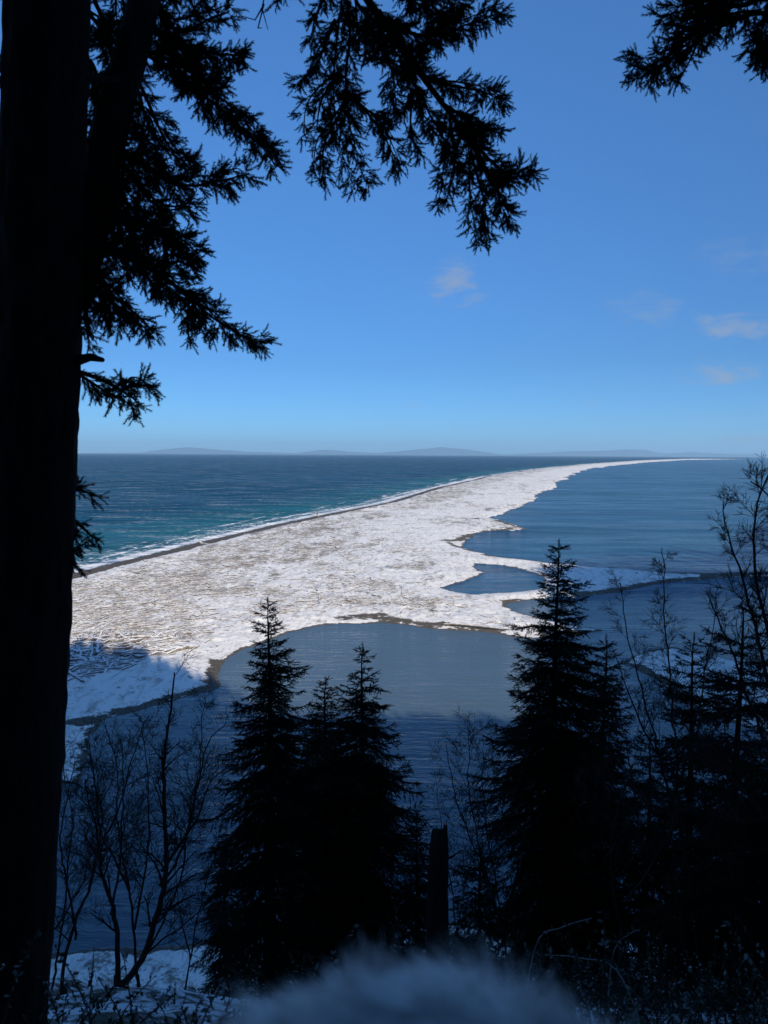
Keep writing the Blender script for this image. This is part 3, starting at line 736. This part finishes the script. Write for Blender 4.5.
conifer(326, 682, 19.5, 1.5, 'shorter conifer squeezed between the two slim conifers', 13)
conifer(559, 546, 16, 1.8, 'tallest broad dark conifer in front of the snowy barrier', 14, prof_pow=.8)
conifer(606, 640, 17.5, 1.35, 'lower conifer tucked against the right flank of the tallest one', 15)
conifer(742, 604, 13, 1.5, 'ragged conifer with upswept boughs near the right edge', 16, sparse=.6, prof_pow=.55)
conifer(694, 640, 14, 1.1, 'thin ragged conifer just left of the upswept one near the right edge', 24, sparse=.55, prof_pow=.6)
conifer(650, 735, 15, 1.2, 'low bushy conifer between the tallest one and the right edge', 17, sparse=.55)
conifer(796, 700, 10, 1.5, 'dark conifer cut off by the right edge of the view', 18, sparse=.75)
conifer(418, 815, 20, .8, 'small conifer just behind the broken snag', 19)
conifer(482, 850, 14, .7, 'small sapling conifer at the left foot of the tallest one', 20, sparse=.8)
conifer(225, 845, 19, .9, 'small low conifer at the left foot of the tall narrow one', 21, sparse=.8)
conifer(704, 850, 9.5, .9, 'knee high dark conifer low at the right by the brambles', 22)

# ------------------------------------------------------------------ broken snag
d = 13; b0 = atd(437, 985, d); zb = float(ground(b0[0], d)); b0 = np.array([b0[0], d, zb-.1]); t = thing('snag', b0, 'broken dead tree trunk with a splintered top left of the tallest conifer', 'dead tree')
tz = atd(437, 822, d)[2]; n = 16; a_ = np.arange(n)*2*math.pi/n; mb = MB(); rows = []
for k in range(24):
    f_ = k/23; zz = zb-.1+(tz-zb)*.93*f_; r = .225-.05*f_
    rr = r*(1+.18*(fbm(np.cos(a_)*2+3, np.sin(a_)*2+zz*1.3, 4)-.5)*2)
    zo = np.zeros(n) if k < 23 else (vnoise(a_*1.6, a_*0, 5))*.55-.1
    rows.append(np.column_stack([b0[0]+np.cos(a_)*rr*(1 if k < 23 else .8), b0[1]+np.sin(a_)*rr*(1 if k < 23 else .8), zz+zo]))
V = np.concatenate(rows); i = np.arange(23)[:, None]*n; j = np.arange(n)[None]
mb.add(V, np.stack([i+j, i+(j+1) % n, i+n+(j+1) % n, i+n+j], -1).reshape(-1, 4)); mb.f.append((np.arange(n)+23*n)[None]); part(mb, 'trunk', M_bark, t, b0, True)
for (x1, y1) in ((418, 862), (455, 880), (462, 850)):
    mb = MB(); tube(mb, [atd(437, y1+14, d), atd((437+x1)/2, y1+8, d), atd(x1, y1, d-.1)], [.03, .02, .007], 5); part(mb, 'branch_stub', M_bark, t, b0)

# ------------------------------------------------------------------ bare trees
def grow(mb, p, d, L, r, depth, g, up=.05, spread=.8):
    n = max(int(L/.12), 3); pts = [p]; dd = d.copy(); cur = p.copy()
    for k in range(n):
        dd = unit(dd+g.normal(0, .09, 3)+np.array([0, 0, up*.25])); dd = unit(dd+g.normal(0, .10, 3)); cur = cur+dd*L/n; pts.append(cur.copy())
    tube(mb, np.array(pts), np.linspace(r, max(r*.35, .0026), n+1), 5 if r > .012 else 3, False)
    if depth <= 0: return
    nb = int(g.integers(4, 7)) if depth > 1 else int(g.integers(4, 9))
    for q in range(nb):
        f = g.uniform(.25, 1); i = int(f*n); s = unit(np.cross(dd, g.normal(size=3)))
        grow(mb, pts[i], unit(dd*.9+s*spread*g.uniform(.6, 1.2)), L*g.uniform(.38, .7), max(r*(1-.6*f)*.55, .003), depth-1, g, up, spread)
def guided(mb, pts, d, r0, g, dens=3.0, rec=2, tl=.9, spread=.6):
    P = np.array([atd(x, y, dd) for (x, y), dd in zip(pts, np.linspace(d[0], d[1], len(pts)))])
    L = np.linalg.norm(np.diff(P, axis=0), axis=1).sum(); n = max(int(L/.15), 6); P = smooth_path(P, n); P += np.cumsum(g.normal(0, .016, P.shape), 0)
    s = np.linspace(0, 1, n); r0 = r0*.62; R = r0*(1-.85*s)+.003; tube(mb, P, R, 7, False); T = np.gradient(P, axis=0)
    for k in range(int(L*dens*1.8)):
        f = g.uniform(.22, 1); i = min(int(f*(n-1)), n-1); sv = unit(np.cross(T[i], g.normal(size=3)))
        grow(mb, P[i], unit(unit(T[i])*.7+sv*spread*1.15+np.array([0, 0, .1])), tl*(1.15-f*.75)*g.uniform(.6, 1.2), max(R[i]*.5, .0045), rec, g)
def bare(label, trunk, stems, d, seed, r0, dens=2.8, tl=1.1, rec=2, name='bare_tree', group='bare leafless trees on the bluff slope'):
    g = np.random.default_rng(seed); b = atd(*trunk[0], d); zb = float(ground(b[0], d))-.1; b0 = np.array([b[0], d, zb]); t = thing(name, b0, label, 'tree', group)
    mb = MB(); P = [b0]+[atd(x, y, d) for x, y in trunk if atd(x, y, d)[2] > zb+.15]; 
    if len(P) < 2: P.append(b0+[0, 0, .4])
    tube(mb, smooth_path(P, 10), np.linspace(r0*.85, r0*.42, 10), 9, False); part(mb, 'trunk', M_twig, t, b0, True)
    for st, r in stems:
        mb = MB(); guided(mb, st, (d, d+g.uniform(-.9, .9)), r, g, dens, rec, tl); part(mb, 'stem', M_twig, t, b0)
bare('forked leafless tree with spreading stems right of the big fir trunk', [(120, 1020), (117, 975)],
     [([(117, 985), (138, 960), (156, 910), (164, 870), (162, 800), (166, 730), (172, 675)], .11), ([(117, 980), (112, 915), (100, 870), (88, 820), (80, 780)], .09), ([(138, 962), (172, 925), (208, 892)], .035),
      ([(160, 885), (180, 845), (195, 775), (208, 734), (226, 714)], .045), ([(163, 872), (198, 822), (216, 783), (236, 768)], .04), ([(112, 915), (125, 860), (132, 800), (128, 740)], .04)], 14, 61, .15)
bare('many stemmed leafless tree behind the forked one over the lagoon shore', [(140, 1010), (138, 975)],
     [([(138, 980), (130, 900), (120, 840), (118, 770), (108, 720)], .05), ([(135, 930), (150, 860), (150, 790), (146, 730)], .045), ([(140, 960), (180, 880), (192, 810), (205, 760), (212, 700)], .04), ([(128, 890), (100, 840), (88, 790), (78, 740)], .04)], 16, 72, .07)
bare('slender leafless tree leaning beside the big fir trunk', [(60, 1022), (66, 985)],
     [([(64, 1000), (78, 931), (94, 884), (104, 832), (100, 790), (92, 745)], .055), ([(90, 890), (112, 830), (135, 770), (150, 720)], .035), ([(75, 940), (68, 880), (66, 820), (72, 760)], .035)], 13, 62, .07)
bare('thin leafless tree half hidden behind the big fir trunk', [(46, 1020), (50, 990)], [([(50, 990), (60, 910), (66, 840), (60, 770)], .04), ([(55, 930), (80, 880), (90, 830)], .03)], 15, 63, .05)
bare('small twiggy leafless tree right of the forked one', [(182, 1005), (190, 960)], [([(190, 960), (200, 900), (215, 850), (225, 810)], .03), ([(190, 960), (180, 900), (176, 860)], .03)], 18, 64, .04, 2)
bare('fine twigged leafless tree between the snag and the tallest conifer', [(506, 950), (503, 930)],
     [([(505, 940), (485, 880), (462, 830), (448, 780), (440, 745)], .035), ([(504, 935), (492, 860), (486, 800), (488, 750)], .03), ([(485, 880), (470, 810), (468, 760), (475, 728)], .025), ([(503, 930), (515, 870), (520, 800)], .03)], 15, 65, .045)
bare('wispy leafless tree left of the fine twigged one', [(458, 955), (458, 930)], [([(458, 940), (450, 880), (440, 820), (432, 770)], .022), ([(458, 930), (470, 870), (476, 800)], .022)], 18, 66, .03, 2)
bare('tall thin leafless tree rising past the snowy islet', [(690, 950), (686, 900)],
     [([(688, 930), (682, 820), (674, 700), (667, 620), (661, 548)], .045), ([(684, 860), (660, 760), (640, 670), (622, 590)], .04), ([(680, 780), (700, 690), (712, 630), (716, 590)], .03), ([(662, 765), (640, 720), (612, 650)], .03)], 13, 67, .055, 2.2, .8)
bare('wide leafless tree reaching in from the right edge above the bay', [(800, 1020), (790, 900)],
     [([(795, 960), (790, 800), (785, 640), (780, 540), (752, 491), (733, 476)], .06), ([(788, 760), (765, 660), (742, 590), (726, 530), (722, 500)], .045), ([(786, 680), (760, 600), (752, 540), (757, 490), (768, 462)], .04),
      ([(790, 800), (755, 720), (720, 640), (700, 600)], .04), ([(792, 860), (745, 790), (700, 740), (670, 690)], .04)], 9.5, 68, .08, 3.2, .75)
bare('tangled leafless tree low in front of the islet', [(652, 960), (650, 900)], [([(650, 920), (640, 830), (632, 760), (625, 690)], .035), ([(650, 900), (668, 810), (690, 740), (700, 700)], .035), ([(645, 850), (615, 790), (600, 740)], .025)], 14, 69, .05, 2.6)
bare('leafless tree between the ragged conifer and the islet', [(728, 980), (726, 920)], [([(726, 930), (730, 830), (722, 750), (710, 680)], .04), ([(728, 880), (750, 800), (764, 740)], .035), ([(728, 850), (700, 800), (690, 750)], .03)], 12, 70, .055, 2.6)
bare('crooked leafless tree at the lower right in the dark', [(620, 960), (622, 920)], [([(622, 930), (610, 870), (622, 800), (640, 750)], .03), ([(622, 900), (650, 860), (680, 800)], .03)], 11, 71, .045, 2.6)

# ------------------------------------------------------------------ undergrowth
def arch(pts, d, label, seed):
    b = atd(*pts[0], d); zb = float(ground(b[0], d)); t = thing('bramble_cane', (b[0], d, zb), label, 'bramble', 'arching bramble canes')
    mb = MB(); P = [np.array([b[0], d, zb-.05])]+[atd(x, y, d) for x, y in pts[1:]]; P = smooth_path(P, 24); tube(mb, P, np.linspace(.0055, .002, 24), 5)
    part(mb, 'cane', M_cane, t, (b[0], d, zb))
    g = np.random.default_rng(seed); mb = MB()
    for k in range(26):
        i = g.integers(6, 23); d_ = unit(g.normal(size=3)+[0, 0, .3]); s = unit(np.cross(d_, g.normal(size=3)))*.012; o = P[i]; L = g.uniform(.03, .06)
        mb.add([o, o+d_*L*.5+s, o+d_*L, o+d_*L*.5-s], [[0, 1, 2, 3]])
    part(mb, 'leaves', M_leaf, t, (b[0], d, zb))
def m_cane(nt, b):
    b.inputs['Roughness'].default_value = .7
    nt.links.new(ramp(nt, noise(nt, coords(nt), 12, 3), [(.35, (.12, .10, .09)), (.65, (.4, .4, .42))]), b.inputs['Base Color'])
M_cane = mat('frosted_cane', m_cane)
arch([(515, 1010), (535, 948), (560, 928), (592, 918)], 4.2, 'frosted bramble cane arching up behind the fur hood', 1)
arch([(660, 1020), (620, 975), (580, 958), (545, 955)], 4.0, 'low frosted bramble cane bending left at the lower right', 2)
arch([(605, 1000), (612, 960), (628, 935), (640, 930)], 4.4, 'short frosted bramble cane standing at the lower right', 3)

g = np.random.default_rng(77); mb = MB(); tw = MB()
def brush(cx, cy, h, rad, n):
    zb = float(ground(cx, cy))
    for k in range(max(int(n/28), 3)):
        a = g.uniform(0, 6.28); r = rad*g.uniform(0, .8); p = np.array([cx+r*math.cos(a)*.4, cy+r*math.sin(a)*.4, zb-.05]); d_ = unit(np.array([math.cos(a)*.5, math.sin(a)*.5, 1.1]))
        hh = h*g.uniform(.5, 1.1); pts = [p, p+d_*hh*.5, p+d_*hh+[math.cos(a)*.15*hh, math.sin(a)*.15*hh, -.1*hh]]
        pts = smooth_path(pts, 7); tube(tw, pts, np.linspace(.006, .002, 7), 3, False)
        m = 24
        T = g.uniform(.25, 1, m); i = np.minimum((T*6).astype(int), 5); O = pts[i]+(pts[i+1]-pts[i])*g.uniform(0, 1, (m, 1))
        Dv = g.normal(size=(m, 3)); Dv /= np.linalg.norm(Dv, axis=1)[:, None]; Sv = np.cross(Dv, g.normal(size=(m, 3))); Sv /= np.linalg.norm(Sv, axis=1)[:, None]
        L = g.uniform(.015, .042, (m, 1)); W = L*.26
        V = np.stack([O, O+Dv*L*.5+Sv*W, O+Dv*L, O+Dv*L*.5-Sv*W], 1).reshape(-1, 3); mb.add(V, np.arange(m*4).reshape(m, 4))
for k in range(420):
    y = g.uniform(2.6, 11)**1.0; u_ = g.uniform(-.6, .7); x = u_*y*1.15
    h = .25+.35*g.uniform()
    if x/y > .22: h = g.uniform(.5, 1.0)*min(1.1, .35+y*.11)
    if -.55 < x/y < -.15 :
        if y > 7.5: continue
        h *= .7
    brush(x, y, h, .3+.2*g.uniform(), 90 if x/y < .2 else 170)
for k in range(260):
    y = g.uniform(11, 30); x = g.uniform(-.6, .65)*y
    if -.5 < x/y < -.15 and g.uniform() < .8: continue
    brush(x, y, g.uniform(.3, .9), .5, 90)
u = tag(link('undergrowth', mb.mesh('undergrowth'), M_leaf), 'frosted leafy undergrowth and brush covering the bluff slope', 'undergrowth', kind='stuff')
tag(link('brush_stems', tw.mesh('brush_stems'), M_twig, u), kind='stuff')

# ------------------------------------------------------------------ forest behind and beside the viewpoint (out of frame; it shades the slope and lagoon)
g = np.random.default_rng(5); mb = MB(); n_t = 0
def ftree(x, y, h, r):
    zb = float(ground(x, y)); tube(mb, [[x, y, zb-.3], [x, y, zb+h*.98]], [.02*h*.7, .02], 6, False)
    k = 9
    for i in range(k):
        f = i/k; z0 = zb+h*(.16+.8*f); rr = r*(1-f)**.8+.25; m = 11; a = np.arange(m)*2*math.pi/m+g.uniform(0, 3)
        R = rr*g.uniform(.6, 1.15, m); zo = g.uniform(-.5, .2, m)
        V = np.concatenate([np.column_stack([x+R*np.cos(a), y+R*np.sin(a), z0+zo-.1*h]), [[x, y, z0+.09*h]]]); mb.add(V, [[q, (q+1) % m, m] for q in range(m)])
def ok_center(x, y): return abs(x) < 11 + max(0, -y)*0.0
AZ = math.radians(20); EL = math.radians(23)
sdx, sdy = -math.sin(AZ), math.cos(AZ); cot = 1/math.tan(EL)
# required shadow edge (ground x -> y)
edge = np.array([(-400, 230), (-160, 190), (-80, 165), (-67, 157), (-45, 138), (-27, 118), (-18, 104), (18, 102), (22, 118), (27, 142), (38, 182), (44, 238), (62, 262), (90, 285), (150, 330), (400, 400)], float)
cnt = 0
def plant(n, x0, x1, y0, y1, hmin, hmax):
    global cnt
    for q in range(n):
        x = g.uniform(x0, x1); y = g.uniform(y0, y1)
        if y > brow(x)-1: continue
        if abs(x) < .62*y+6 and y > -2: continue
        if math.hypot(x, y) < 14 or (y > -6 and abs(x) < 12): continue
        zb = float(ground(x, y)); hs = np.arange(hmax, 5, -1.0); Rr = (zb+hs)*cot
        okh = hs[y+sdy*Rr <= np.interp(x+sdx*Rr, edge[:, 0], edge[:, 1])+g.uniform(-3, 2)]
        if not len(okh): continue
        h = min(okh[0], g.uniform(hmin, hmax))
        ftree(x, y, h, .12*h+.9); cnt += 1
plant(700, -200, 330, -130, 130, 26, 40)
plant(420, -70, 14, -48, -14, 34, 42)
plant(520, -40, 90, -70, -1.5, 24, 42)
plant(300, -30, 60, -22, -1.5, 20, 42)
plant(350, 50, 200, 0, 150, 28, 40)
print('forest trees', cnt)
tag(link('forest', mb.mesh('forest'), M_needle), 'dense evergreen forest on the bluff behind the viewpoint', 'forest', kind='stuff')

# ------------------------------------------------------------------ furry hood close in front of the lens
hc = atd(416, 1190, .36); t = thing('fur_hood', (hc[0], hc[1], 34.3), 'pale fluffy fur hood blurred close to the lens at the bottom edge', 'fur hood')
org = (hc[0], hc[1], 34.3)
rx, ry, rz = .138, .09, .088
g = np.random.default_rng(44)
mb = MB(); nu, nv = 40, 20; rows = []
for j_ in range(nv+1):
    ph = j_/nv*math.pi*.98; a = np.arange(nu)*2*math.pi/nu; rows.append(np.column_stack([hc[0]+rx*np.sin(ph)*np.cos(a), hc[1]+ry*np.sin(ph)*np.sin(a), hc[2]+rz*np.cos(ph)+0*a]))
V = np.concatenate(rows); i = np.arange(nv)[:, None]*nu; j = np.arange(nu)[None]
mb.add(V, np.stack([i+j, i+nu+j, i+nu+(j+1) % nu, i+(j+1) % nu], -1).reshape(-1, 4)); hood = part(mb, 'hood', M_fur, t, org, True)
n = 34000; d_ = g.normal(size=(n, 3)); d_ /= np.linalg.norm(d_, axis=1)[:, None]; d_ = d_[d_[:, 2] > -.45]; n = len(d_)
O = np.array(hc)+d_*np.array([rx, ry, rz]); L = g.uniform(.010, .027, (n, 1))*(.5+1.1*fbm(d_[:, 0]*7+9, d_[:, 1]*7+d_[:, 2]*6, 3)**1.3)[:, None]
comb = np.array([-.75, .1, .1])+np.column_stack([fbm(d_[:, 0]*5+9, d_[:, 2]*5, 21)-.5, np.zeros(n), fbm(d_[:, 0]*5, d_[:, 2]*5+3, 23)-.5])*4.0
D0 = d_*.65+comb*.75+g.normal(0, .16, (n, 3)); D0 /= np.linalg.norm(D0, axis=1)[:, None]; D1 = D0+comb*.6+np.array([0, 0, -.35]); D1 /= np.linalg.norm(D1, axis=1)[:, None]
S_ = np.cross(D0, g.normal(size=(n, 3))); S_ /= np.linalg.norm(S_, axis=1)[:, None]; w_ = .00026
P0 = O; P1 = O+D0*L*.5; P2_ = P1+(D0+D1)*.25*L; P3 = P2_+D1*L*.3
V = np.stack([P0-S_*w_, P0+S_*w_, P1+S_*w_*.9, P1-S_*w_*.9, P2_+S_*w_*.6, P2_-S_*w_*.6, P3], 1).reshape(-1, 3); b_ = (np.arange(n)*7)[:, None]
mb = MB(); mb.add(V, np.concatenate([b_+[0, 1, 2, 3], b_+[3, 2, 4, 5]])); mb.f.append(b_+[5, 4, 6]); part(mb, 'fur', M_fur, hood, org)
mb = MB(); prof = [(35.50, .075), (35.42, .09), (35.36, .16), (35.25, .20), (35.0, .20), (34.75, .21), (34.5, .24), (34.33, .25)]
a = np.arange(28)*2*math.pi/28; V = np.concatenate([np.column_stack([hc[0]+r*np.cos(a), hc[1]+.08+r*.7*np.sin(a), np.full(28, zz)]) for zz, r in prof]); i = np.arange(7)[:, None]*28; j = np.arange(28)[None]
mb.add(V, np.stack([i+j, i+28+j, i+28+(j+1) % 28, i+(j+1) % 28], -1).reshape(-1, 4)); part(mb, 'coat', M_cloth, t, org, True)

# ------------------------------------------------------------------ haze
bpy.ops.mesh.primitive_cube_add(size=1); hz = bpy.context.object; hz.name = 'haze'
hz.scale = (260000, 86000, 1105); hz.location = (0, 33000, 1105/2-9.5)
m = bpy.data.materials.new('haze'); m.use_nodes = True; nt = m.node_tree; nt.nodes.clear()
out = nt.nodes.new('ShaderNodeOutputMaterial'); pv = nt.nodes.new('ShaderNodeVolumePrincipled'); nt.links.new(pv.outputs[0], out.inputs['Volume'])
pv.inputs['Color'].default_value = (.5, .78, 1, 1); pv.inputs['Density'].default_value = 2.2e-5; pv.inputs['Anisotropy'].default_value = .1
hz.data.materials.append(m); tag(hz, kind='stuff'); hz['label'] = 'thin pale haze over the sea'

# ------------------------------------------------------------------ light
sun_dir = Vector((-sdx*math.cos(EL), -sdy*math.cos(EL), math.sin(EL)))
sl = bpy.data.lights.new('sun', 'SUN'); sl.energy = 5.0; sl.angle = RAD(.5); sl.color = (1, .875, .71)
so = bpy.data.objects.new('sun', sl); COL.objects.link(so); so.rotation_euler = sun_dir.to_track_quat('Z', 'Y').to_euler(); so.location = (60, -100, 90)
W = bpy.data.worlds.new('World'); S.world = W; W.use_nodes = True; nt = W.node_tree; nt.nodes.clear()
out = nt.nodes.new('ShaderNodeOutputWorld'); bg = nt.nodes.new('ShaderNodeBackground'); sky = nt.nodes.new('ShaderNodeTexSky')
sky.sky_type = 'NISHITA'; sky.sun_disc = False; sky.sun_elevation = EL; sky.sun_rotation = math.atan2(sun_dir.x, sun_dir.y)
sky.altitude = 500; sky.air_density = .6; sky.dust_density = .6; sky.ozone_density = 8
bg.inputs[1].default_value = .092
tc = N(nt, 'TexCoord'); sp = N(nt, 'SeparateXYZ'); nt.links.new(tc.outputs['Generated'], sp.inputs[0])
yy = math_(nt, 'MAXIMUM', sp.outputs[1], .05); U = math_(nt, 'DIVIDE', sp.outputs[0], yy); Vv = math_(nt, 'DIVIDE', sp.outputs[2], yy)
cb = N(nt, 'CombineXYZ'); nt.links.new(U, cb.inputs[0]); nt.links.new(math_(nt, 'MULTIPLY', Vv, 2.4), cb.inputs[1])
nz = noise(nt, cb.outputs[0], 26, 5, .6, .3)
tot = None
for (px, py, a_, b_, s_) in [(453, 282, 26, 15, .62), (650, 309, 30, 12, .28), (738, 326, 34, 10, .62), (722, 373, 30, 10, .62), (745, 254, 34, 14, .18), (738, 440, 16, 4, .5), (765, 439, 12, 3, .5), (411, 407, 9, 3, .35), (395, 428, 10, 3, .2), (592, 400, 10, 12, .12)]:
    d_ = ray(px, py); u0 = d_[0]/d_[1]; v0 = d_[2]/d_[1]
    du = math_(nt, 'DIVIDE', math_(nt, 'SUBTRACT', U, float(u0)), a_*1.9/F); dv = math_(nt, 'DIVIDE', math_(nt, 'SUBTRACT', Vv, float(v0)), b_*2.0/F)
    r2 = math_(nt, 'ADD', math_(nt, 'MULTIPLY', du, du), math_(nt, 'MULTIPLY', dv, dv))
    k = math_(nt, 'SUBTRACT', math_(nt, 'ADD', .52, math_(nt, 'MULTIPLY', math_(nt, 'SUBTRACT', nz, .5), 2.2)), math_(nt, 'MULTIPLY', r2, .75))
    k = math_(nt, 'MULTIPLY', sst(nt, k, 0.0, 1.0), s_)
    tot = k if tot is None else math_(nt, 'MAXIMUM', tot, k)
front = sst(nt, sp.outputs[1], .05, .2); tot = math_(nt, 'MULTIPLY', tot, front)
gain = math_(nt, 'MINIMUM', math_(nt, 'ADD', 1.0, math_(nt, 'MULTIPLY', math_(nt, 'MAXIMUM', math_(nt, 'SUBTRACT', sp.outputs[2], .12), 0.0), 2.6)), 2.1)
vm = N(nt, 'VectorMath', operation='SCALE'); nt.links.new(sky.outputs[0], vm.inputs[0]); nt.links.new(gain, vm.inputs['Scale'])
tn = N(nt, 'VectorMath', operation='MULTIPLY'); nt.links.new(vm.outputs[0], tn.inputs[0]); tn.inputs[1].default_value = (.80, 1.03, 1.0)
cc = mixc(nt, tot, tn.outputs[0], (2.9, 3.45, 4.4)); nt.links.new(cc, bg.inputs[0]); nt.links.new(bg.outputs[0], out.inputs[0])

S.render.engine = 'CYCLES'
S.view_settings.view_transform = 'Standard'; S.view_settings.look = 'None'; S.view_settings.gamma = 1; S.view_settings.exposure = 0.28
S.cycles.volume_bounces = 1; S.cycles.max_bounces = 6
S.render.resolution_x = 768; S.render.resolution_y = 1024
